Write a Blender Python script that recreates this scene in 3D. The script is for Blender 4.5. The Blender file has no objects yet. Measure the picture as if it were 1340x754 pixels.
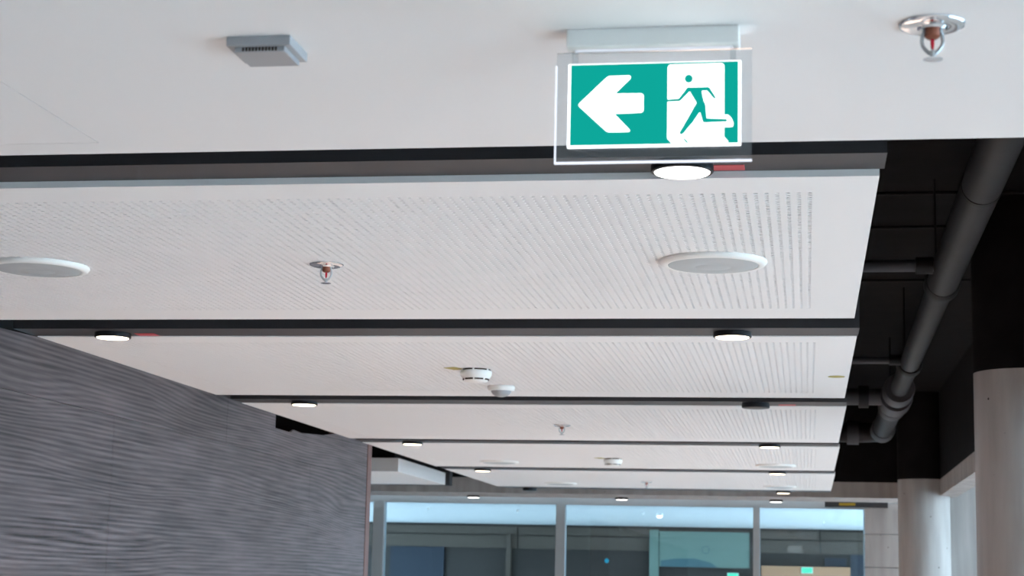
import bpy, bmesh, math, random
import numpy as np
from mathutils import Matrix, Vector
random.seed(7)
S = bpy.context.scene
COL = S.collection
PI = math.pi

# ------------------------------------------------------------------ camera
CAM_Z = 1.7
cam_d = bpy.data.cameras.new('camera'); cam = bpy.data.objects.new('camera', cam_d); COL.objects.link(cam)
cam_d.sensor_width = 36.0
cam_d.lens = 2337.3 / 1340 * 36.0
pitch, yaw, roll = .162344669, -.165172092, .0222695273
_c, _s = math.cos(yaw), math.sin(yaw)
_A = Matrix(((_c, -_s, 0), (_s, _c, 0), (0, 0, 1)))
_B = Matrix(((1, 0, 0), (0, 0, -1), (0, 1, 0))) @ _A
_c, _s = math.cos(pitch), math.sin(pitch)
_P = Matrix(((1, 0, 0), (0, _c, _s), (0, -_s, _c)))
_c, _s = math.cos(roll), math.sin(roll)
_Q = Matrix(((_c, -_s, 0), (_s, _c, 0), (0, 0, 1)))
_M = _Q @ _P @ _B
_R = Matrix((_M[0], -_M[1], -_M[2])).transposed()
cam.matrix_world = Matrix.Translation((0, 0, CAM_Z)) @ _R.to_4x4()
cam_d.dof.use_dof = True
cam_d.dof.focus_distance = 4.9
cam_d.dof.aperture_fstop = 9.0
cam_d.clip_start = 0.02
S.camera = cam

# ------------------------------------------------------------------ world, exposure
w = bpy.data.worlds.new('world'); S.world = w; w.use_nodes = True
bg = w.node_tree.nodes['Background']
bg.inputs[0].default_value = (0.62, 0.83, 1.0, 1)
bg.inputs[1].default_value = 7.4
S.view_settings.view_transform = 'Standard'
S.view_settings.look = 'None'
S.view_settings.gamma = 1
S.view_settings.use_curve_mapping = False
S.view_settings.exposure = 0.86

# ------------------------------------------------------------------ materials
def mat(name, col, rough=.6, metal=0, spec=.3, noise=None, bump=None):
    m = bpy.data.materials.new(name); m.use_nodes = True
    nt = m.node_tree; b = nt.nodes['Principled BSDF']
    b.inputs['Base Color'].default_value = (*col, 1)
    b.inputs['Roughness'].default_value = rough
    b.inputs['Metallic'].default_value = metal
    b.inputs['Specular IOR Level'].default_value = spec
    if noise or bump:
        tc = nt.nodes.new('ShaderNodeTexCoord')
        n = nt.nodes.new('ShaderNodeTexNoise')
        n.inputs['Scale'].default_value = (noise or bump)[0]; n.inputs['Detail'].default_value = 5
        nt.links.new(tc.outputs['Object'], n.inputs['Vector'])
        if noise:
            r = nt.nodes.new('ShaderNodeValToRGB')
            a = noise[1]
            r.color_ramp.elements[0].position = .3; r.color_ramp.elements[1].position = .7
            r.color_ramp.elements[0].color = (*[c * (1 - a) for c in col], 1)
            r.color_ramp.elements[1].color = (*[min(1, c * (1 + a)) for c in col], 1)
            nt.links.new(n.outputs['Fac'], r.inputs['Fac'])
            nt.links.new(r.outputs['Color'], b.inputs['Base Color'])
        if bump:
            bp = nt.nodes.new('ShaderNodeBump'); bp.inputs['Strength'].default_value = bump[1]
            bp.inputs['Distance'].default_value = .002
            nt.links.new(n.outputs['Fac'], bp.inputs['Height'])
            nt.links.new(bp.outputs['Normal'], b.inputs['Normal'])
    return m

def emit(name, col, strength):
    m = bpy.data.materials.new(name); m.use_nodes = True
    nt = m.node_tree; nt.nodes.remove(nt.nodes['Principled BSDF'])
    e = nt.nodes.new('ShaderNodeEmission'); e.inputs[0].default_value = (*col, 1); e.inputs[1].default_value = strength
    nt.links.new(e.outputs[0], nt.nodes['Material Output'].inputs[0])
    return m

def glass(name, tint, refl=.06, haze=0, hazecol=(.5, .5, .5)):
    m = bpy.data.materials.new(name); m.use_nodes = True
    nt = m.node_tree; nt.nodes.remove(nt.nodes['Principled BSDF'])
    t = nt.nodes.new('ShaderNodeBsdfTransparent'); t.inputs[0].default_value = (*tint, 1)
    g = nt.nodes.new('ShaderNodeBsdfGlossy'); g.inputs['Roughness'].default_value = .02
    fr = nt.nodes.new('ShaderNodeFresnel'); fr.inputs[0].default_value = 1.45
    mx = nt.nodes.new('ShaderNodeMixShader')
    nt.links.new(fr.outputs[0], mx.inputs[0]); nt.links.new(t.outputs[0], mx.inputs[1]); nt.links.new(g.outputs[0], mx.inputs[2])
    last = mx
    if haze:
        d = nt.nodes.new('ShaderNodeBsdfDiffuse'); d.inputs[0].default_value = (*hazecol, 1)
        m2 = nt.nodes.new('ShaderNodeMixShader'); m2.inputs[0].default_value = haze
        nt.links.new(mx.outputs[0], m2.inputs[1]); nt.links.new(d.outputs[0], m2.inputs[2]); last = m2
    nt.links.new(last.outputs[0], nt.nodes['Material Output'].inputs[0])
    return m

def wood():
    m = bpy.data.materials.new('grey_wood_laminate'); m.use_nodes = True
    nt = m.node_tree; b = nt.nodes['Principled BSDF']; N = nt.nodes.new; L = nt.links.new
    tc = N('ShaderNodeTexCoord'); oi = N('ShaderNodeObjectInfo')
    off = N('ShaderNodeVectorMath'); off.operation = 'SCALE'; off.inputs[3].default_value = 0
    mp = N('ShaderNodeMapping'); mp.inputs['Scale'].default_value = (1, .055, 1)
    L(tc.outputs['Object'], mp.inputs['Vector'])
    n1 = N('ShaderNodeTexNoise'); n1.inputs['Scale'].default_value = 4.0; n1.inputs['Detail'].default_value = 3.0
    n1.inputs['Roughness'].default_value = .45
    L(mp.outputs[0], n1.inputs['Vector'])
    sp = N('ShaderNodeSeparateXYZ'); L(tc.outputs['Object'], sp.inputs[0])
    # growth rings: bands across z bent by the low noise
    m1 = N('ShaderNodeMath'); m1.operation = 'MULTIPLY'; m1.inputs[1].default_value = 330; L(sp.outputs['Z'], m1.inputs[0])
    mpm = N('ShaderNodeMapping'); mpm.inputs['Scale'].default_value = (1, .16, 1); L(tc.outputs['Object'], mpm.inputs['Vector'])
    nm = N('ShaderNodeTexNoise'); nm.inputs['Scale'].default_value = 2.3; nm.inputs['Detail'].default_value = 1; L(mpm.outputs[0], nm.inputs['Vector'])
    mr = N('ShaderNodeMapRange'); mr.inputs['From Min'].default_value = .45; mr.inputs['From Max'].default_value = .68; mr.inputs['To Min'].default_value = 7; mr.inputs['To Max'].default_value = 60
    L(nm.outputs['Fac'], mr.inputs['Value'])
    m2 = N('ShaderNodeMath'); m2.operation = 'MULTIPLY_ADD'; L(n1.outputs['Fac'], m2.inputs[0]); L(mr.outputs[0], m2.inputs[1]); L(m1.outputs[0], m2.inputs[2])
    sn = N('ShaderNodeMath'); sn.operation = 'SINE'; L(m2.outputs[0], sn.inputs[0])
    mp2 = N('ShaderNodeMapping'); mp2.inputs['Scale'].default_value = (1, .03, 1.0); L(tc.outputs['Object'], mp2.inputs['Vector'])
    n2 = N('ShaderNodeTexNoise'); n2.inputs['Scale'].default_value = 70; n2.inputs['Detail'].default_value = 3; L(mp2.outputs[0], n2.inputs['Vector'])
    mp3 = N('ShaderNodeMapping'); mp3.inputs['Scale'].default_value = (1, .3, 1.0); L(tc.outputs['Object'], mp3.inputs['Vector'])
    n3 = N('ShaderNodeTexNoise'); n3.inputs['Scale'].default_value = 6; n3.inputs['Detail'].default_value = 3; L(mp3.outputs[0], n3.inputs['Vector'])
    a1 = N('ShaderNodeMath'); a1.operation = 'MULTIPLY_ADD'; a1.inputs[1].default_value = .12; a1.inputs[2].default_value = -.13; L(sn.outputs[0], a1.inputs[0])
    a2 = N('ShaderNodeMath'); a2.operation = 'MULTIPLY_ADD'; a2.inputs[1].default_value = .8; L(n2.outputs['Fac'], a2.inputs[0]); L(a1.outputs[0], a2.inputs[2])
    a3 = N('ShaderNodeMath'); a3.operation = 'MULTIPLY_ADD'; a3.inputs[1].default_value = .45; L(n3.outputs['Fac'], a3.inputs[0]); L(a2.outputs[0], a3.inputs[2])
    r = N('ShaderNodeValToRGB')
    r.color_ramp.elements[0].position = .25; r.color_ramp.elements[0].color = (.019, .0145, .0155, 1)
    r.color_ramp.elements[1].position = .75; r.color_ramp.elements[1].color = (.135, .105, .110, 1)
    L(a3.outputs[0], r.inputs['Fac']); L(r.outputs['Color'], b.inputs['Base Color'])
    b.inputs['Roughness'].default_value = .5; b.inputs['Specular IOR Level'].default_value = .35
    bp = N('ShaderNodeBump'); bp.inputs['Strength'].default_value = .25; bp.inputs['Distance'].default_value = .002
    L(a2.outputs[0], bp.inputs['Height']); L(bp.outputs['Normal'], b.inputs['Normal'])
    return m

def concrete():
    m = mat('concrete', (.30, .27, .25), .85, 0, .2)
    nt = m.node_tree; b = nt.nodes['Principled BSDF']; N = nt.nodes.new; L = nt.links.new
    tc = N('ShaderNodeTexCoord'); mp = N('ShaderNodeMapping'); mp.inputs['Scale'].default_value = (1, 1, .12)
    L(tc.outputs['Object'], mp.inputs[0])
    n = N('ShaderNodeTexNoise'); n.inputs['Scale'].default_value = 9; n.inputs['Detail'].default_value = 6; L(mp.outputs[0], n.inputs['Vector'])
    r = N('ShaderNodeValToRGB'); r.color_ramp.elements[0].position = .3; r.color_ramp.elements[1].position = .72
    r.color_ramp.elements[0].color = (.34, .305, .285, 1); r.color_ramp.elements[1].color = (.48, .44, .42, 1)
    L(n.outputs['Fac'], r.inputs['Fac'])
    v = N('ShaderNodeTexVoronoi'); v.inputs['Scale'].default_value = 9; L(tc.outputs['Object'], v.inputs['Vector'])
    lt = N('ShaderNodeMath'); lt.operation = 'LESS_THAN'; lt.inputs[1].default_value = .055; L(v.outputs['Distance'], lt.inputs[0])
    mx = N('ShaderNodeMixRGB'); mx.inputs['Color2'].default_value = (.07, .06, .055, 1)
    L(lt.outputs[0], mx.inputs['Fac']); L(r.outputs['Color'], mx.inputs['Color1']); L(mx.outputs[0], b.inputs['Base Color'])
    return m

M = dict(
    white=mat('ceiling_white_paint', (.82, .79, .775), .8, 0, .2, bump=(180, .08)),
    panel=mat('panel_white_paint', (.81, .795, .785), .75, 0, .2),
    fleece=mat('dark_fleece', (.22, .19, .17), .95),
    black=mat('black_paint', (.008, .0075, .0085), .85, 0, .1, noise=(6, .25)),
    railblack=mat('rail_dark_metal', (.040, .038, .041), .55, 0, .35),
    lampblack=mat('lamp_black', (.012, .014, .018), .45),
    plastic=mat('white_plastic', (.82, .81, .78), .4, 0, .4),
    greyplastic=mat('grey_plastic', (.34, .34, .35), .45, 0, .4),
    grille=mat('speaker_grille', (.46, .49, .50), .5, .1, .4),
    chrome=mat('chrome', (.80, .82, .85), .12, 1),
    red=mat('red_bulb', (.55, .02, .04), .25),
    brass=mat('red_brass', (.30, .10, .06), .4, .3),
    tape=mat('red_tape', (.55, .08, .09), .6),
    tag=mat('yellow_green_tag', (.42, .36, .10), .6),
    slot=mat('dark_slot', (.05, .035, .025), .8),
    steel=mat('brushed_steel', (.50, .52, .53), .3, .9),
    pipe=mat('grey_pipe', (.019, .017, .018), .6, 0, .2, noise=(5, .12)),
    coupling=mat('dark_coupling', (.055, .05, .055), .6),
    rubber=mat('black_rubber', (.012, .011, .012), .7),
    wood=wood(), concrete=concrete(),
    trim=mat('brown_edge_trim', (.13, .062, .052), .5),
    floor=mat('floor_beige', (.60, .49, .43), .45, noise=(3, .06)),
    ground=mat('paving', (.50, .51, .52), .8),
    frame=mat('window_frame_grey', (.42, .44, .45), .4, .3),
    glass=glass('window_glass', (.80, .90, .95)),
    clear=glass('facade_glass', (.95, .97, .97)),
    acrylic=glass('clear_acrylic', (.93, .95, .96), haze=.05, hazecol=(.6, .65, .7)),
    wallwhite=mat('wall_white', (.75, .72, .68), .8),
    corr=mat('corridor_ceiling_white', (.72, .70, .68), .7),
    paving2=mat('corridor_pale_floor', (.70, .70, .69), .6),
    dkfront=mat('dark_cladding', (.035, .026, .021), .5),
    dkfront2=mat('olive_grey_cladding', (.085, .062, .046), .6),
    navy=mat('navy_panel', (.02, .024, .034), .5),
    teal=mat('teal_board', (.15, .21, .17), .5),
    dteal=mat('dark_teal_print', (.06, .12, .13), .5),
    warm=mat('warm_display', (.42, .21, .11), .6),
    yellow=mat('yellow_conduit', (.45, .30, .03), .6),
)
E_LAMP = emit('lamp_disc', (1.0, .86, .66), 3.5)
E_LAMPC = emit('lamp_disc_cool', (1.0, .95, .92), 3.5)
E_WHITE = emit('sign_white_glow', (.93, .98, 1.0), 1.8)
E_EDGE = emit('sign_edge_glow', (.80, .86, 1.0), .8)
E_GREEN = emit('sign_green', (.004, .36, .30), .60)
E_SLOT = emit('sign_slot_glow', (.80, .88, 1.0), .50)
E_FAINT = emit('faint_glow', (.85, .95, 1.0), .7)
E_SPOT = emit('spot_glow', (1, 1, .97), 3.0)
E_BLUE = emit('blue_pilot', (.02, .30, .45), .6)
E_EXITG = emit('exit_glow', (.12, .85, .55), .8)

# ------------------------------------------------------------------ mesh helpers
def tag(o, label=None, cat=None, group=None, kind=None):
    if label: o['label'] = label
    if cat: o['category'] = cat
    if group: o['group'] = group
    if kind: o['kind'] = kind
    return o

def obj(name, bm, m, parent=None, smooth=False):
    me = bpy.data.meshes.new(name)
    bmesh.ops.recalc_face_normals(bm, faces=bm.faces[:])
    bm.to_mesh(me); bm.free()
    for k in (m if isinstance(m, (list, tuple)) else [m]): me.materials.append(k)
    if smooth:
        for p in me.polygons: p.use_smooth = True
    o = bpy.data.objects.new(name, me); COL.objects.link(o); o.parent = parent
    return o

def empty(name, loc=(0, 0, 0), rz=0):
    o = bpy.data.objects.new(name, None); COL.objects.link(o); o.location = loc; o.rotation_euler.z = rz
    o.empty_display_size = .05
    return o

def box(bm, x0, x1, y0, y1, z0, z1, bevel=0, mi=0):
    r = bmesh.ops.create_cube(bm, size=1)
    for v in r['verts']:
        v.co = Vector(((x0 + x1) / 2 + v.co.x * (x1 - x0), (y0 + y1) / 2 + v.co.y * (y1 - y0), (z0 + z1) / 2 + v.co.z * (z1 - z0)))
    fs = {f for v in r['verts'] for f in v.link_faces}
    for f in fs: f.material_index = mi
    if bevel:
        es = list({e for f in fs for e in f.edges})
        bmesh.ops.bevel(bm, geom=es, offset=bevel, segments=2, affect='EDGES', profile=.5)
    return bm

def B(*a, **k): return box(bmesh.new(), *a, **k)

def lathe(bm, prof, seg=40, c=(0, 0, 0)):
    """profile [(r, z)] turned about z"""
    rings = []
    for r, z in prof:
        if r < 1e-6: rings.append([bm.verts.new((c[0], c[1], c[2] + z))])
        else: rings.append([bm.verts.new((c[0] + r * math.cos(2 * PI * i / seg), c[1] + r * math.sin(2 * PI * i / seg), c[2] + z)) for i in range(seg)])
    for a, b in zip(rings, rings[1:]):
        for i in range(seg):
            j = (i + 1) % seg
            if len(a) == 1 and len(b) == 1: continue
            if len(a) == 1: bm.faces.new((a[0], b[i], b[j]))
            elif len(b) == 1: bm.faces.new((a[i], a[j], b[0]))
            else: bm.faces.new((a[i], a[j], b[j], b[i]))
    return bm

def LT(prof, seg=40): return lathe(bmesh.new(), prof, seg)

def tube(bm, pts, r, seg=12, cap=True):
    """swept circle along a polyline (r may be a list)"""
    pts = [Vector(p) for p in pts]; n = len(pts)
    rs = r if isinstance(r, (list, tuple)) else [r] * n
    rings = []; up = Vector((0, 0, 1))
    t0 = (pts[1] - pts[0]).normalized()
    u = t0.cross(up)
    if u.length < .1: u = t0.cross(Vector((1, 0, 0)))
    u.normalize()
    for i, p in enumerate(pts):
        t = (pts[min(i + 1, n - 1)] - pts[max(i - 1, 0)]).normalized()
        u = (u - t * u.dot(t)).normalized(); v = t.cross(u)
        rings.append([bm.verts.new(p + (u * math.cos(2 * PI * k / seg) + v * math.sin(2 * PI * k / seg)) * rs[i]) for k in range(seg)])
    for a, b in zip(rings, rings[1:]):
        for i in range(seg): bm.faces.new((a[i], a[(i + 1) % seg], b[(i + 1) % seg], b[i]))
    if cap:
        bm.faces.new(rings[0][::-1]); bm.faces.new(rings[-1])
    return bm

def prism(bm, poly, axis, a, b, mi=0):
    """extrude polygon; axis 'x': poly is (y,z) ; 'y': (x,z) ; 'z': (x,y)"""
    def co(p, t): return {'x': (t, p[0], p[1]), 'y': (p[0], t, p[1]), 'z': (p[0], p[1], t)}[axis]
    A = [bm.verts.new(co(p, a)) for p in poly]; Bv = [bm.verts.new(co(p, b)) for p in poly]
    fs = [bm.faces.new(A), bm.faces.new(Bv[::-1])]
    n = len(poly)
    for i in range(n): fs.append(bm.faces.new((A[i], Bv[i], Bv[(i + 1) % n], A[(i + 1) % n])))
    for f in fs: f.material_index = mi
    return bm

def smooth_some(o, ang=40):
    me = o.data
    for p in me.polygons: p.use_smooth = True
    me.set_sharp_from_angle(angle=math.radians(ang))
    return o

def struct(name, bm, m, parent=None, label=None):
    o = obj(name, bm, m, parent)
    if parent is None: o['kind'] = 'structure'
    if label: o['label'] = label
    return o

def copy_tree(o, parent=None):
    c = o.copy(); COL.objects.link(c); c.parent = parent
    for ch in [k for k in o.children]: copy_tree(ch, c)
    return c

# ================================================================== the setting
ZC = 2.51      # plasterboard ceiling over the camera
ZP = 2.55      # underside of the perforated panels
ZS = 3.50      # black slab
XW = -2.80     # face of the timber wall
struct('floor', B(-9, 3.3, -6, 18.5, -.2, 0), M['floor'], label='beige floor of the hall')
struct('ceiling_slab', B(-9, 3.3, -6, 18.5, ZS, ZS + .2), M['black'], label='black painted structural slab above the open services zone')

# plasterboard ceiling with the hatch opening
hx0, hx1, hy0, hy1 = -1.937, -1.337, 2.555, 3.155
bm = bmesh.new(); g = .003
for a in ((XW, hx0 - g, -6, 3.244), (hx1 + g, 3.3, -6, 3.244), (hx0 - g, hx1 + g, -6, hy0 - g), (hx0 - g, hx1 + g, hy1 + g, 3.244)):
    box(bm, *a, ZC, ZC + .03)
ceil = struct('ceiling', bm, M['white'], label='smooth white plasterboard ceiling carrying the exit sign')
o = obj('access_hatch', B(hx0, hx1, hy0, hy1, ZC, ZC + .025), M['white'], ceil)
obj('hatch_frame', B(hx0 - .03, hx1 + .03, hy0 - .03, hy1 + .03, ZC + .03, ZC + .036), M['frame'], ceil)

# timber clad wall: core and laminate boards
wall = struct('wall_left', B(XW - .25, XW - .012, -6, 11.262, 0, 2.47), M['black'], label='wall clad in dark grey wood grain laminate boards')
zj = 2.330; sg = .0009
rows = [(0, zj - sg, [-6, -2.0, 1.0, 3.98, 6.955, 9.925, 11.262]), (zj + sg, 2.74, [-6, -3.2, -.4, 2.5, 5.4, 8.40, 11.262])]
for z0, z1, ys in rows:
    for a, b in zip(ys, ys[1:]):
        bm = bmesh.new()
        if z0 > 1 and a > 8:
            poly = [(a + sg, z0), (b - sg, z0), (b - sg, z1), (10.47, z1), (10.47, 2.553), (10.2, 2.520), (9.72, 2.492), (9.56, 2.497), (9.50, 2.477), (9.21, 2.477), (9.21, z1), (a + sg, z1)]
        elif z0 > 1 and a > 5:
            poly = [(a + sg, z0), (b - sg, z0), (b - sg, z1), (6.165, z1), (6.165, 2.549), (5.745, 2.535), (5.745, z1), (a + sg, z1)]
        else:
            poly = [(a + sg, z0), (b - sg, z0), (b - sg, z1), (a + sg, z1)]
        prism(bm, poly, 'x', XW - .012, XW)
        obj('board', bm, M['wood'], wall)
obj('corner_trim', B(XW - .26, XW + .004, 11.262, 11.365, 0, 2.74), M['trim'], wall)
struct('wall_back', B(-9, 3.3, -6.2, -6, 0, 3.5), M['wallwhite'], label='plain light wall behind the viewer')
struct('wall_far_left', B(-9.2, -9, -6, 18.5, 0, 3.5), M['wallwhite'])

# beams: bare concrete strip below, black paint above
ZB = 2.70
be = struct('beam_across', B(-9, 1.21, 17.45, 18.3, ZP, ZB), M['concrete'], label='concrete beam across the end of the hall')
obj('painted_part', B(-9, 1.21, 17.45, 18.3, ZB, ZS), M['black'], be)
be = struct('beam_side', B(1.205, 1.37, -6, 17.6, ZP, ZB), M['concrete'], label='concrete beam running along the row of columns')
obj('painted_part', B(1.205, 1.37, -6, 17.6, ZB, ZS), M['black'], be)
# concrete wall right of the far column, pier beside the glazing
wr = struct('wall_end', B(1.15, 3.3, 17.15, 17.45, 0, ZS), M['concrete'], label='bare concrete wall in daylight beside the far column')
pier = struct('wall_pier', bmesh.new(), M['concrete'], label='concrete pier at the end of the glazing')
z = 0.0
for z1 in (.60, 1.25, 1.905, 2.235, 2.55):
    obj('lift', B(.575, 1.35, 18.42, 18.9, z + (.006 if z else 0), z1), M['concrete'], pier); z = z1

# columns
def column(x, y, r, label):
    t = empty('concrete_column', (x, y, 0))
    tag(t, label, 'column', 'round concrete columns')
    smooth_some(obj('shaft', LT([(0, 0), (r, 0), (r, ZB), (0, ZB)], 64), M['concrete'], t))
    smooth_some(obj('painted_top', LT([(0, ZB), (r + .002, ZB), (r + .002, ZS), (0, ZS)], 64), M['black'], t))
column(1.005, 8.52, .235, 'thick round concrete column with black painted top, standing clear of the other column')
column(1.068, 17.0, .235, 'round concrete column with black painted top, built against the end wall')

# facade on the daylight side (outside the view, it lets the daylight in)
fac = struct('window_1', B(3.2, 3.3, -6, 17.15, 0, .12), M['frame'], label='glazed facade on the daylight side')
ys = [-6 + i * 2.3 for i in range(11)]
for y in ys: obj('mullion', B(3.2, 3.3, y - .03, y + .03, .12, 3.4), M['frame'], fac)
obj('head', B(3.2, 3.3, -6, 17.15, 3.4, 3.5), M['frame'], fac)
for a, b in zip(ys, ys[1:]): obj('pane', B(3.245, 3.255, a + .03, b - .03, .12, 3.4), M['clear'], fac)
struct('ground', B(-60, 90, -60, 90, -.5, -.2), M['ground'], label='paved ground outside')

# ------------------------------------------------------------------ end glazing
YG = 18.5
win = struct('window_2', B(-9, .575, YG - .05, YG + .06, 2.487, ZP + .02), M['frame'], label='glazed partition at the end of the hall')
mx = [(-6.56, -6.46), (-4.50, -4.385), (-2.56, -2.465), (-.538, -.472)]
for a, b in mx: obj('mullion', B(a, b, YG - .06, YG + .07, 0, 2.487), M['frame'], win)
xs = [-9] + [v for ab in mx for v in ab] + [.575]
for a, b in zip(xs[::2], xs[1::2]): obj('pane', B(a, b, YG, YG + .012, 0.05, 2.487), M['glass'], win)

# space beyond the glass
struct('corridor_ceiling', B(-9, 3.6, YG + .06, 27.5, ZP + .01, ZP + .2), M['corr'], label='pale ceiling of the corridor behind the glazing')
struct('corridor_floor', B(-9, 3.6, YG, 28, -.2, 0), M['paving2'])
sf = struct('wall_corridor', B(-9, 3.6, 27.5, 27.8, 0, 2.75), M['dkfront'], label='dark clad wall across the corridor behind the glazing')
for z0, z1, m in ((2.40, 2.525, 'dkfront2'), (2.19, 2.385, 'dkfront2')):
    for i in range(5):
        a = -9.0 + i * 2.3
        obj('cladding_panel', B(a + .01, a + 2.29, 27.46, 27.5, z0, z1), M[m], sf)
obj('cladding_panel', B(-6.4, -5.55, 27.44, 27.5, 0, 2.19), M['navy'], sf)
obj('cladding_panel', B(.64, 1.4, 27.44, 27.5, 0, 2.19), M['navy'], sf)
obj('post', B(-4.57, -4.50, 27.40, 27.5, 0, 2.40), M['dkfront2'], sf)

# ================================================================== perforated ceiling panels
PW, PL, PT = 2.95, 2.03, .018
def panel_mesh():
    V = []; F = []; MI = []
    def add(vs):
        s = len(V); V.extend(vs); return s
    x1, y1 = PW, PL
    pit = .02358; nx, ny = 113, 71
    fx1 = PW - .143 + pit / 2; fx0 = fx1 - nx * pit; fy0 = .158 - pit / 2; fy1 = fy0 + ny * pit
    r = .0054
    # frame round the field
    s = add([(0, 0, 0), (x1, 0, 0), (x1, y1, 0), (0, y1, 0), (fx0, fy0, 0), (fx1, fy0, 0), (fx1, fy1, 0), (fx0, fy1, 0)])
    for k in range(4):
        F.append((s + k, s + 4 + k, s + 4 + (k + 1) % 4, s + (k + 1) % 4))
    # edges and fleece
    t = add([(0, 0, PT), (x1, 0, PT), (x1, y1, PT), (0, y1, PT)])
    for k in range(4): F.append((s + k, s + (k + 1) % 4, t + (k + 1) % 4, t + k))
    q = add([(fx0, fy0, PT - .003), (fx1, fy0, PT - .003), (fx1, fy1, PT - .003), (fx0, fy1, PT - .003)])
    nb = len(F)
    F.append((t + 0, t + 1, t + 2, t + 3)); fl = len(F); F.append((q, q + 1, q + 2, q + 3))
    # grid corners
    gs = len(V)
    for j in range(ny + 1):
        for i in range(nx + 1): V.append((fx0 + i * pit, fy0 + j * pit, 0))
    ang = [math.radians(22.5 + 45 * k) for k in range(8)]
    cs = [(r * math.cos(a), r * math.sin(a)) for a in ang]
    for j in range(ny):
        for i in range(nx):
            cx = fx0 + (i + .5) * pit; cy = fy0 + (j + .5) * pit
            h = len(V)
            V.extend([(cx + a, cy + b, 0) for a, b in cs]); V.extend([(cx + a, cy + b, .010) for a, b in cs])
            c0 = gs + j * (nx + 1) + i; c1 = c0 + 1; c3 = c0 + nx + 1; c2 = c3 + 1
            F.append((c1, h + 7, h + 0, c2)); F.append((c2, h + 1, h + 2, c3))      # right, top
            F.append((c3, h + 3, h + 4, c0)); F.append((c0, h + 5, h + 6, c1))      # left, bottom
            F.append((c2, h + 0, h + 1)); F.append((c3, h + 2, h + 3)); F.append((c0, h + 4, h + 5)); F.append((c1, h + 6, h + 7))
            for k in range(8): F.append((h + k, h + 8 + k, h + 8 + (k + 1) % 8, h + (k + 1) % 8))
    me = bpy.data.meshes.new('ceiling_panel'); me.from_pydata(V, [], F)
    me.materials.append(M['panel']); me.materials.append(M['fleece'])
    me.polygons[fl].material_index = 1
    me.update()
    return me
pm = panel_mesh()
PANELS = [(3.712, 5.740, .152, 'white perforated ceiling panel with chrome sprinkler between two round speakers, behind the exit sign'),
          (6.168, 8.214, .171, 'white perforated ceiling panel carrying the smoke detector beside a motion sensor'),
          (8.617, 10.795, .187, 'white perforated ceiling panel with only a small sprinkler on it'),
          (11.12, 13.425, .200, 'white perforated ceiling panel with a lone smoke detector between two speakers'),
          (13.80, 16.22, .213, 'white perforated ceiling panel with sprinkler and two speakers beside the concrete beam')]
for y0, y1, xr, lab in PANELS:
    o = bpy.data.objects.new('ceiling_panel', pm); COL.objects.link(o)
    o.location = (XW + .001, y0, ZP); o.scale = ((xr - XW) / PW, (y1 - y0) / PL, 1)
    tag(o, lab, 'ceiling panel', 'perforated ceiling panels')

# ================================================================== lamp rails and downlights
RAILS = [(3.575, 3.712, 2.565, .163, 'black lamp rail between the plasterboard ceiling and the perforated panel'),
         (5.985, 6.168, 2.553, .176, 'black lamp rail behind the speaker panel, holding two lit lamps and red tape'),
         (8.43, 8.617, 2.553, .186, 'black lamp rail behind the motion sensor with one lamp switched off'),
         (10.94, 11.12, 2.553, .192, 'black lamp rail behind the panel that has only a sprinkler'),
         (13.58, 13.80, 2.553, .207, 'black lamp rail behind the lone smoke detector'),
         (16.22, 16.55, 2.553, .213, 'black lamp rail in front of the concrete beam')]
rails = []
for i, (y0, y1, zb, xr, lab) in enumerate(RAILS):
    t = empty('lamp_rail', ((XW + xr) / 2, y0, zb)); tag(t, lab, 'lamp rail', 'black lamp rails between ceiling panels')
    hw = (xr - XW) / 2 - .002; d = y1 - y0
    hl = hw + (.012 if i == 1 else 0)
    obj('tray', B(-hl, hw, 0, d, 0, .004), M['railblack'], t)
    obj('front_fascia', B(-hl, hw, -.004, .0, .0, .16), M['railblack'], t)
    obj('end_cap', B(hw, hw + .002, -.004, d, 0, .16), M['railblack'], t)
    rails.append(t)
def tape(i, x0, x1, y0, y1):
    t = rails[i]; l = t.location
    obj('red_tape', B(x0 - l.x, x1 - l.x, y0 - l.y, y1 - l.y, -.0012, .0), M['tape'], t)
tape(0, -.19, -.125, 3.655, 3.700); tape(1, -2.40, -2.325, 6.10, 6.160); tape(2, -.13, -.05, 8.55, 8.60)

def downlight(x, y, ztop, zbot, label, lit=E_LAMP, r=.0645, group='round lamps on the lamp rails', power=1.0):
    t = empty('downlight', (x, y, ztop)); tag(t, label, 'ceiling lamp', group)
    h = ztop - zbot
    smooth_some(obj('housing', LT([(0, 0), (r, 0), (r + .001, -h * .4), (r + .001, -h + .002), (r - .001, -h), (r - .006, -h), (r - .006, -h + .006)], 48), M['lampblack'] if lit is not None else M['lampblack'], t))
    smooth_some(obj('diffuser', LT([(r - .0062, -h + .004), (r - .0075, -h - .001), (0, -h - .0035)], 48), lit or M['lampblack'], t))
    if lit is not None:
        ld = bpy.data.lights.new('downlight_beam', 'SPOT'); ld.energy = POW * power; ld.color = (1.0, .82, .71)
        ld.spot_size = math.radians(46); ld.spot_blend = .8; ld.shadow_soft_size = r * .8
        lo = bpy.data.objects.new('beam', ld); COL.objects.link(lo); lo.parent = t; lo.location = (0, 0, -h - .01)
    return t
POW = 480
downlight(-.253, 3.64, 2.565, 2.546, 'lit round lamp on the rail just behind the exit sign', E_LAMPC)
downlight(-2.478, 6.095, 2.553, 2.535, 'lit round lamp by the timber wall with red tape beside it')
downlight(-.248, 6.085, 2.553, 2.535, 'lit round lamp behind the large round speaker, on the rail with two lit lamps')
downlight(-2.455, 8.545, 2.553, 2.535, 'lit round lamp on the rail that also holds a dark lamp, near the wall notch')
downlight(-.236, 8.50, 2.553, 2.530, 'switched off black round lamp on the rail behind the motion sensor', None)
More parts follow.
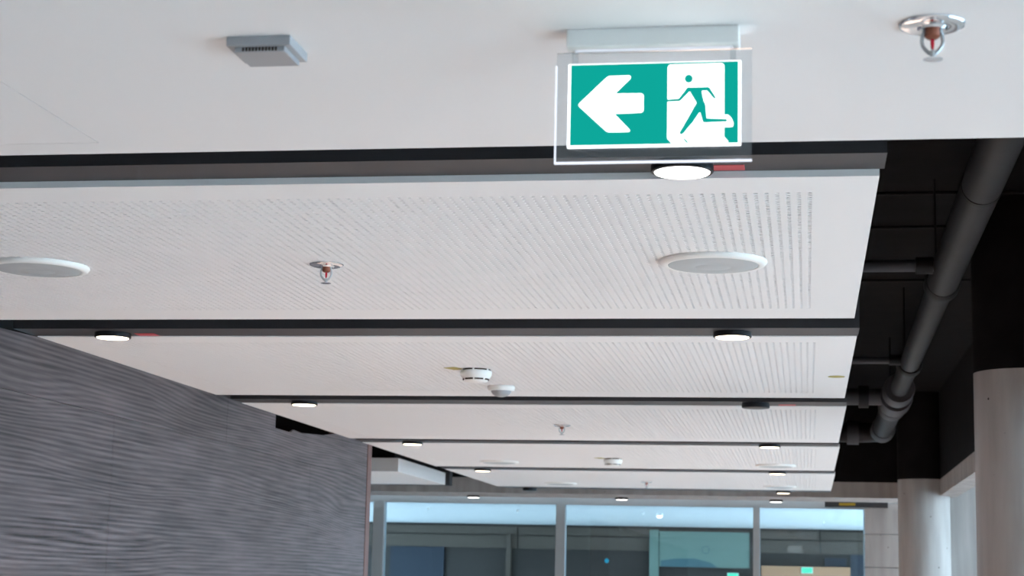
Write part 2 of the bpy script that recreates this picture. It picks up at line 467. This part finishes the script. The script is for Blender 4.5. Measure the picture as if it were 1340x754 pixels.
downlight(-2.46, 11.06, 2.553, 2.535, 'lit round lamp close to the end corner of the timber wall')
downlight(-.222, 11.02, 2.553, 2.535, 'lit round lamp on the open services side of the rail behind the lone sprinkler panel')
downlight(-2.49, 13.74, 2.553, 2.535, 'lit round lamp behind the lone smoke detector, on the bulkhead side')
downlight(-.218, 13.66, 2.553, 2.535, 'lit round lamp behind the lone smoke detector, on the open services side')
downlight(-2.53, 16.43, 2.553, 2.525, 'switched off black round lamp in front of the concrete beam', None)
downlight(-.21, 16.50, 2.553, 2.535, 'lit round lamp on the rail in front of the concrete beam')
for x, y, nm in ((-3.36, 18.05, 'nearest the timber wall'), (-1.84, 18.05, 'between two window mullions in the middle'), (-.30, 18.05, 'nearest the concrete pier')):
    downlight(x, y, 2.55, 2.527, 'small lit lamp under the concrete beam, ' + nm, E_LAMPC, group='lamps under the end beam', power=.25)

# ================================================================== exit sign
YS = 2.5565
s = empty('exit_sign', (-.2215, YS, ZC)); tag(s, 'illuminated green exit sign with white arrow and running figure, hanging from the ceiling', 'exit sign')
sx = -.2215
def SX(x): return x - sx
hs = obj('housing', B(SX(-.349), SX(-.0945), -.022, .028, -.0265, 0, bevel=.0015), M['plastic'], s)
obj('clip', B(SX(-.342), SX(-.334), -.004, .006, -.047, -.026), M['acrylic'], hs)
obj('clip', B(SX(-.108), SX(-.100), -.004, .006, -.047, -.026), M['acrylic'], hs)
obj('light_slot', B(SX(-.338), SX(-.104), -.0035, .0055, -.0285, -.0266), E_SLOT, hs)
pz0, pz1 = 2.3125 - ZC, 2.480 - ZC
pl = obj('acrylic_plate', B(SX(-.365), SX(-.0765), -.003, .003, pz0, pz1), M['acrylic'], s)
obj('lit_edge', B(SX(-.365), SX(-.0765), -.0032, .0032, pz0 - .0022, pz0), E_EDGE, pl)
obj('lit_edge', B(SX(-.365) - .0018, SX(-.365), -.0032, .0032, pz0 - .0022, pz1 - .02), E_EDGE, pl)
gx0, gx1, gz0, gz1 = SX(-.3437), SX(-.0958), 2.3365 - ZC, 2.4600 - ZC
obj('white_backing', B(gx0 - .0035, gx1 + .0035, -.0045, -.0031, gz0 - .0035, gz1 + .001), E_WHITE, s)
obj('green_field', B(gx0, gx1, -.0055, -.0046, gz0, gz1), E_GREEN, s)
def UV(px, py):
    yt = 262 - 19 * (px - 145) / 658; yb = 578 - 10 * (px - 138) / 667
    u = (px - 141.5) / 662.5; v = (py - yt) / (yb - yt)
    return (gx0 + (gx1 - gx0) * u, gz1 + (gz0 - gz1) * v)
def flat(bm, pts, y0, y1): prism(bm, [UV(*p) for p in pts], 'y', y0, y1); return bm
def stroke(bm, pts, wds, y0, y1):
    P2 = [UV(*p) for p in pts]
    k = (gx1 - gx0) / 662.5
    for i in range(len(P2) - 1):
        a, b = Vector(P2[i]), Vector(P2[i + 1]); wa, wb = wds[i] * k * .68, wds[i + 1] * k * .68
        d = (b - a).normalized(); n = Vector((-d.y, d.x))
        prism(bm, [tuple(a + n * wa), tuple(b + n * wb), tuple(b - n * wb), tuple(a - n * wa)], 'y', y0, y1)
    for p, wd in zip(P2, wds):
        prism(bm, [(p[0] + wd * k * .68 * math.cos(q * PI / 8), p[1] + wd * k * .68 * math.sin(q * PI / 8)) for q in range(16)], 'y', y0, y1)
    return bm
obj('arrow', flat(bmesh.new(), [(175, 420), (181, 411), (285, 312), (296, 306), (374, 303), (381, 307), (379, 315), (318, 375), (425, 374), (432, 381), (432, 441), (426, 448), (316, 453), (377, 515), (379, 521), (372, 524), (296, 525), (286, 521), (181, 428)], -.0062, -.0056), E_WHITE, s)
bm = bmesh.new()
flat(bm, [(528, 268), (536, 260), (740, 253), (748, 261), (748, 455), (748, 545), (762, 560), (764, 566), (548, 572), (528, 550)], -.0062, -.0056)
flat(bm, [(742, 458), (762, 458), (776, 470), (784, 490), (782, 503), (768, 505), (742, 505)], -.0062, -.0056)
obj('doorway', bm, E_WHITE, s)
bm = bmesh.new(); a, b = -.0068, -.0063
c = [(610 + 17 * math.cos(q * PI / 12), 315 + 17 * math.sin(q * PI / 12)) for q in range(24)]
flat(bm, c, a, b)
stroke(bm, [(530, 402), (574, 399), (610, 357)], [8, 9, 14], a, b)
stroke(bm, [(610, 357), (686, 355), (711, 390)], [12, 12, 8], a, b)
flat(bm, [(604, 352), (622, 350), (660, 352), (668, 395), (676, 425), (652, 438), (634, 432), (640, 410), (618, 374)], a, b)
stroke(bm, [(650, 425), (618, 478), (583, 528)], [24, 20, 12], a, b)
flat(bm, [(574, 527), (590, 520), (598, 528), (590, 529)], a, b)
stroke(bm, [(662, 420), (673, 480), (756, 480)], [22, 14, 9], a, b)
flat(bm, [(585, 548), (596, 550), (612, 568), (602, 570)], a, b)
obj('running_figure', bm, E_GREEN, s)

# ================================================================== ceiling sensor with slots
t = empty('ceiling_sensor', (-.8205, 2.568, ZC)); tag(t, 'small square grey ceiling sensor with a row of slots', 'sensor')
obj('body', B(-.0505, .0505, -.046, .050, -.0148, 0, bevel=.0012), M['greyplastic'], t)
cv = obj('cover', B(-.040, .040, -.037, .043, -.0225, -.0140, bevel=.0012), M['greyplastic'], t)
for k in range(11):
    x = -.026 + k * .0052
    obj('slot', B(x - .0014, x + .0014, -.0378, -.030, -.0212, -.0152), M['slot'], cv)

# ================================================================== sprinklers
def sprinkler(x, y, z, label, rz=0, first=[None]):
    if first[0] is None:
        t = empty('fire_sprinkler', (x, y, z), rz)
        smooth_some(obj('escutcheon', LT([(.047, 0), (.0475, -.002), (.046, -.0045), (.038, -.0075), (.030, -.0062), (.022, -.0072), (.019, -.0105), (.014, -.0105), (.014, 0)], 48), M['chrome'], t), 30)
        smooth_some(obj('body', LT([(.011, 0), (.011, -.020), (.009, -.022), (.006, -.024), (0, -.024)], 20), M['brass'], t))
        bm = bmesh.new()
        for sgn in (-1, 1):
            tube(bm, [(sgn * .0105, 0, -.010), (sgn * .0140, 0, -.019), (sgn * .0150, 0, -.027), (sgn * .0135, 0, -.034), (sgn * .0085, 0, -.041), (sgn * .003, 0, -.0455)], [.0030, .0029, .0027, .0027, .0029, .0032], 8)
        lathe(bm, [(0, -.040), (.0038, -.041), (.0042, -.050), (.003, -.054), (0, -.054)], 16)
        smooth_some(obj('frame', bm, M['steel'], t), 60)
        smooth_some(obj('bulb', LT([(0, -.021), (.0026, -.023), (.0030, -.030), (.0022, -.037), (0, -.041)], 12), M['red'], t), 60)
        bm = bmesh.new(); n = 24; pts = []
        for k in range(n * 2):
            rr = .0145 if k % 2 else .0108
            for e in (-.04, .04): pts.append((rr * math.cos(PI * k / n + e), rr * math.sin(PI * k / n + e)))
        prism(bm, pts, 'z', -.0545, -.053)
        obj('deflector', bm, M['chrome'], t)
        first[0] = t
    else:
        t = copy_tree(first[0]); t.location = (x, y, z); t.rotation_euler.z = rz
    tag(t, label, 'sprinkler', 'chrome ceiling sprinklers')
    return t
sprinkler(.1825, 2.555, ZC, 'chrome fire sprinkler on the plasterboard ceiling, with red bulb')
sprinkler(-1.303, 4.70, ZP, 'chrome fire sprinkler with red bulb between the two large round speakers', .1)
sprinkler(-1.325, 9.72, ZP, 'small chrome fire sprinkler alone on its perforated panel')
sprinkler(-1.335, 15.15, ZP, 'tiny chrome fire sprinkler on the perforated panel beside the concrete beam')

# ================================================================== speakers
def speaker(x, y, label, first=[None]):
    if first[0] is None:
        t = empty('ceiling_speaker', (x, y, ZP))
        smooth_some(obj('rim', LT([(.143, 0), (.1435, -.003), (.140, -.0085), (.133, -.0125), (.124, -.0135), (.1205, -.0125), (.1200, -.008)], 64), M['plastic'], t), 50)
        smooth_some(obj('grille', LT([(.1200, -.0095), (.119, -.0125), (.09, -.0155), (.05, -.0172), (.047, -.0165), (.044, -.0174), (0, -.0180)], 64), M['grille'], t), 50)
        first[0] = t
    else:
        t = copy_tree(first[0]); t.location = (x, y, ZP)
    tag(t, label, 'speaker', 'round ceiling speakers')
speaker(-.243, 4.70, 'large round white ceiling speaker on the panel behind the exit sign, near the services void')
speaker(-2.145, 4.70, 'large round white ceiling speaker toward the timber wall, on the panel behind the exit sign')
speaker(-2.20, 12.80, 'flat round speaker on the lone smoke detector panel, by the bulkhead side')
speaker(-.217, 12.87, 'flat round speaker on the lone smoke detector panel, by the services void')
speaker(-2.12, 15.52, 'flat round speaker on the panel beside the concrete beam, by the bulkhead side')
speaker(-.231, 15.60, 'flat round speaker on the panel beside the concrete beam, by the services void')

# ================================================================== smoke detectors, motion sensor
def arcseg(bm, r0, r1, z0, z1, a0, a1, n=6):
    A = []
    for k in range(n + 1):
        a = a0 + (a1 - a0) * k / n; c, s_ = math.cos(a), math.sin(a)
        A.append([bm.verts.new((r * c, r * s_, z)) for r, z in ((r0, z0), (r1, z0), (r1, z1), (r0, z1))])
    for p, q in zip(A, A[1:]):
        for i in range(4): bm.faces.new((p[i], p[(i + 1) % 4], q[(i + 1) % 4], q[i]))
    bm.faces.new(A[0]); bm.faces.new(A[-1][::-1]); return bm
def smoke(x, y, label, first=[None]):
    if first[0] is None:
        t = empty('smoke_detector', (x, y, ZP))
        smooth_some(obj('base', LT([(.058, 0), (.060, -.002), (.060, -.008)], 48), M['slot'], t), 40)
        bd = smooth_some(obj('body', LT([(.060, -.006), (.064, -.008), (.065, -.014), (.064, -.024), (.058, -.034), (.052, -.042), (.049, -.047), (.040, -.052), (.02, -.0545), (0, -.055)], 48), M['plastic'], t), 50)
        for a0, a1 in ((-2.35, -1.62), (-1.5, -.80), (-.6, .1), (.3, 1.0), (1.2, 1.9), (2.1, 2.8), (3.0, 3.7)):
            obj('slot', arcseg(bmesh.new(), .0485, .0542, -.0452, -.0388, a0, a1), M['slot'], bd)
        for k in range(6):
            a0 = -2.25 + k * PI / 3
            obj('base_clip', arcseg(bmesh.new(), .055, .0625, -.0075, -.0, a0 + .62, a0 + .74, 3), M['plastic'], t)
        tg = obj('identification_tag', prism(bmesh.new(), [(-.125, -.055), (-.075, -.085), (-.045, -.015), (-.095, .015)], 'z', -.0015, 0), M['tag'], t)
        first[0] = t
    else:
        t = copy_tree(first[0]); t.location = (x, y, ZP)
    tag(t, label, 'smoke detector', 'smoke detectors')
smoke(-1.333, 7.15, 'white round smoke detector with yellow tag next to the motion sensor')
smoke(-1.325, 12.36, 'white round smoke detector with yellow tag alone between two flat speakers')
t = empty('motion_sensor', (-1.335, 7.78, ZP)); tag(t, 'white round motion sensor with grey dome beside the smoke detector', 'motion sensor')
smooth_some(obj('base', LT([(.060, 0), (.0617, -.004), (.061, -.010), (.056, -.020), (.047, -.022), (.046, -.020)], 48), M['plastic'], t), 50)
smooth_some(obj('dome', LT([(.0455, -.020), (.044, -.027), (.038, -.036), (.028, -.043), (.014, -.0475), (0, -.049)], 40), M['greyplastic'], t), 60)
o = obj('round_sticker', LT([(0, 0), (.034, 0), (.034, -.0012), (0, -.0012)], 32), M['tag']); o.location = (.122, 7.365, ZP)
tag(o, 'small yellow green round sticker near the edge of the motion sensor panel', 'sticker')

# ================================================================== pipes in the services void
def pipe_x(y): return .578 + (y - 5) * .0062
PZ = 1.7 + 1.34
p = empty('service_pipe', (pipe_x(5), 5, PZ)); tag(p, 'thick grey service pipe with couplings and side branches in the black void', 'pipe')
def L3(x, y, z): return (x - pipe_x(5), y - 5, z - PZ)
def axis(y, dz=0): return L3(pipe_x(y), y, PZ + dz)
R0 = .066
smooth_some(obj('run', tube(bmesh.new(), [axis(1.5), axis(6.02)], R0 + .002, 32), M['pipe'], p))
smooth_some(obj('run', tube(bmesh.new(), [axis(6.03), axis(8.05)], R0 + .002, 32), M['pipe'], p))
smooth_some(obj('run', tube(bmesh.new(), [axis(8.05), axis(13.0)], R0 - .006, 32), M['pipe'], p))
e0 = 15.7
bend = [axis(13.0), axis(e0)] + [L3(pipe_x(e0) - .16 * (1 - math.cos(q)), e0 + .16 * math.sin(q), PZ) for q in (PI / 8, PI / 4, 3 * PI / 8, PI / 2)] + [L3(-.6, e0 + .16, PZ)]
smooth_some(obj('elbow_run', tube(bmesh.new(), bend, R0 + .020, 32), M['pipe'], p))
def coupling(y, r, w, m='coupling'):
    return smooth_some(obj('coupling', tube(bmesh.new(), [axis(y - w), axis(y - w * .7), axis(y + w * .7), axis(y + w)], [r - .008, r, r, r - .008], 32), M[m], p))
smooth_some(obj('joint_ring', tube(bmesh.new(), [axis(6.005), axis(6.045)], R0 + .004, 32), M['rubber'], p))
coupling(8.02, R0 + .012, .07, 'rubber'); coupling(10.95, R0 + .010, .09, 'rubber')
coupling(12.45, R0 + .040, .18); coupling(13.0, R0 + .052, .22); coupling(13.55, R0 + .036, .12); coupling(15.55, R0 + .036, .2)
def branch(y, r, rc, xc, x1):
    bm = tube(bmesh.new(), [L3(pipe_x(y), y, PZ), L3(x1, y, PZ)], r, 20); o = smooth_some(obj('branch', bm, M['coupling'], p))
    smooth_some(obj('branch_collar', tube(bmesh.new(), [L3(xc + .035, y, PZ), L3(xc - .035, y, PZ)], rc, 20), M['rubber'], o))
branch(7.55, .026, .036, .49, -.6); branch(10.75, .022, .032, .52, -.6); branch(12.85, .060, .080, .40, -.6)
smooth_some(obj('branch_collar', tube(bmesh.new(), [L3(.45, e0 + .16, PZ), L3(.35, e0 + .16, PZ)], R0 + .04, 24), M['coupling'], p))
for y in (5.4, 7.95, 10.9, 13.1):
    obj('hanger_rod', tube(bmesh.new(), [L3(pipe_x(y) - .03, y, PZ + .03), L3(pipe_x(y) - .03, y, ZS + .005)], .005, 8), M['rubber'], p)
# conduits on the slab
for i, (y, z) in enumerate(((8.2, 3.46), (9.0, 3.46), (10.6, 3.46))):
    o = smooth_some(obj('conduit', tube(bmesh.new(), [(-.9, 0, 0), (.9, 0, 0)], .008, 10), M['rubber'])); o.location = (.3, y, z + .033)
    tag(o, ['thin black conduit under the slab, above the first side branch of the pipe', 'thin black conduit under the slab, just past the first pipe coupling', 'thin black conduit under the slab, above the second side branch of the pipe'][i], 'conduit', 'black conduits under the slab')

# ================================================================== neighbouring bay, far left
bk = empty('ceiling_bulkhead', (-4.6, 14.5, 2.57)); tag(bk, 'white box bulkhead hanging beyond the end of the timber wall', 'bulkhead')
obj('casing', B(-2.2, 1.26, 0, 1.98, 0, .112), M['white'], bk)
obj('shadow_gap', B(-2.2, 1.30, 1.98, 2.12, -.002, .25), M['railblack'], bk)  # dark box standing in for the shade in the gap behind the casing
obj('cap', B(-2.2, 1.22, .03, 1.95, .112, .5), M['black'], bk)  # added dark block, stands in for the black void above the casing

# dark tray with yellow conduit under the beam by the pier
o = empty('cable_tray', (.6, 18.32, 2.50)); tag(o, 'dark cable tray with a yellow conduit between beam and pier', 'cable tray')
obj('tray', B(-.42, .20, 0, .10, 0, .05), M['railblack'], o)
obj('yellow_conduit', B(-.28, -.12, -.01, .0, .015, .04), M['yellow'], o)

# ================================================================== things beyond the glass
def L_(name, x, y, z, lab, cat, grp=None):
    t = empty(name, (x, y, z)); tag(t, lab, cat, grp); return t
t = L_('notice_board', -1.53, 27.40, 2.25, 'teal display board with thin dark frame behind the end glazing', 'board')
obj('board', B(-.68, .68, -.01, .02, -.29, .24), M['teal'], t)
obj('frame', B(-.83, -.69, -.02, .03, -2.2, .26), M['teal'], t)
obj('frame', B(.68, .76, -.02, .03, -2.2, .26), M['dkfront'], t)
obj('print', prism(bmesh.new(), [(-.66, -.29), (.2, -.29), (.1, -.22), (-.15, -.16), (-.45, -.17), (-.66, -.2)], 'y', -.014, -.010), M['dteal'], t)
obj('ring_mark', LT([(.05, -.002), (.06, -.002), (.06, .002), (.05, .002), (.05, -.002)], 24), M['dteal'], t)
t.children[-1].rotation_euler.x = PI / 2; t.children[-1].location = (.02, -.014, -.03)
o = obj('display_case', B(-.65, .65, -.3, 0, -2.0, 0, bevel=.004), M['warm']); o.location = (-.02, 27.49, 2.0); tag(o, 'warm lit wooden display case behind the glass near the pier', 'display case')
o = obj('wall_screen', B(-.16, .16, -.04, 0, -.06, .06, bevel=.005), M['navy']); o.location = (.42, 27.47, 2.075); tag(o, 'small dark blue screen above the warm display case', 'screen')
for x, z in ((-1.10, 1.84), (.0, 1.945)):
    t = L_('exit_light', x, (27.37 if x < -1 else 27.165), z, 'small green exit light glowing ' + ('under the teal board' if x < -1 else 'on the warm display case'), 'exit light', 'far exit lights')
    obj('casing', B(-.085, .085, 0, .03, -.045, .045), M['plastic'], t); obj('face', B(-.078, .078, -.004, .0, -.04, .04), E_EXITG, t)
for x, y, r, lab in ((-1.80, 22.3, .04, 'bright white spotlight on the corridor ceiling behind the glazing'), (-1.98, 22.0, .016, None), (-4.56, 21.5, .016, None), (-3.50, 21.8, .016, None), (.22, 24.0, .016, None)):
    t = L_('ceiling_spotlight', x, y, ZP + .01, lab or {-1.98: 'tiny faint spotlight beside the bright corridor spotlight', -4.56: 'tiny faint corridor spotlight above the navy cladding', -3.50: 'tiny faint corridor spotlight above the thin wall post', .22: 'tiny faint corridor spotlight above the warm display case'}[x], 'spotlight', None if lab else 'tiny corridor spotlights')
    obj('can', LT([(0, 0), (r, 0), (r, -.03), (0, -.03)], 20), M['plastic'], t)
    smooth_some(obj('lens', LT([(r * .95, -.03), (r * .7, -.03 - r * .5), (0, -.03 - r * .7)], 20), E_SPOT if lab else E_FAINT, t))
o = obj('pilot_light', LT([(0, .02), (.03, .012), (.035, 0), (.03, -.012), (0, -.02)], 16), E_BLUE); o.location = (-3.02, 27.49, 2.03); o.rotation_euler.x = PI / 2
tag(o, 'small round blue pilot light on the dark corridor wall', 'pilot light')
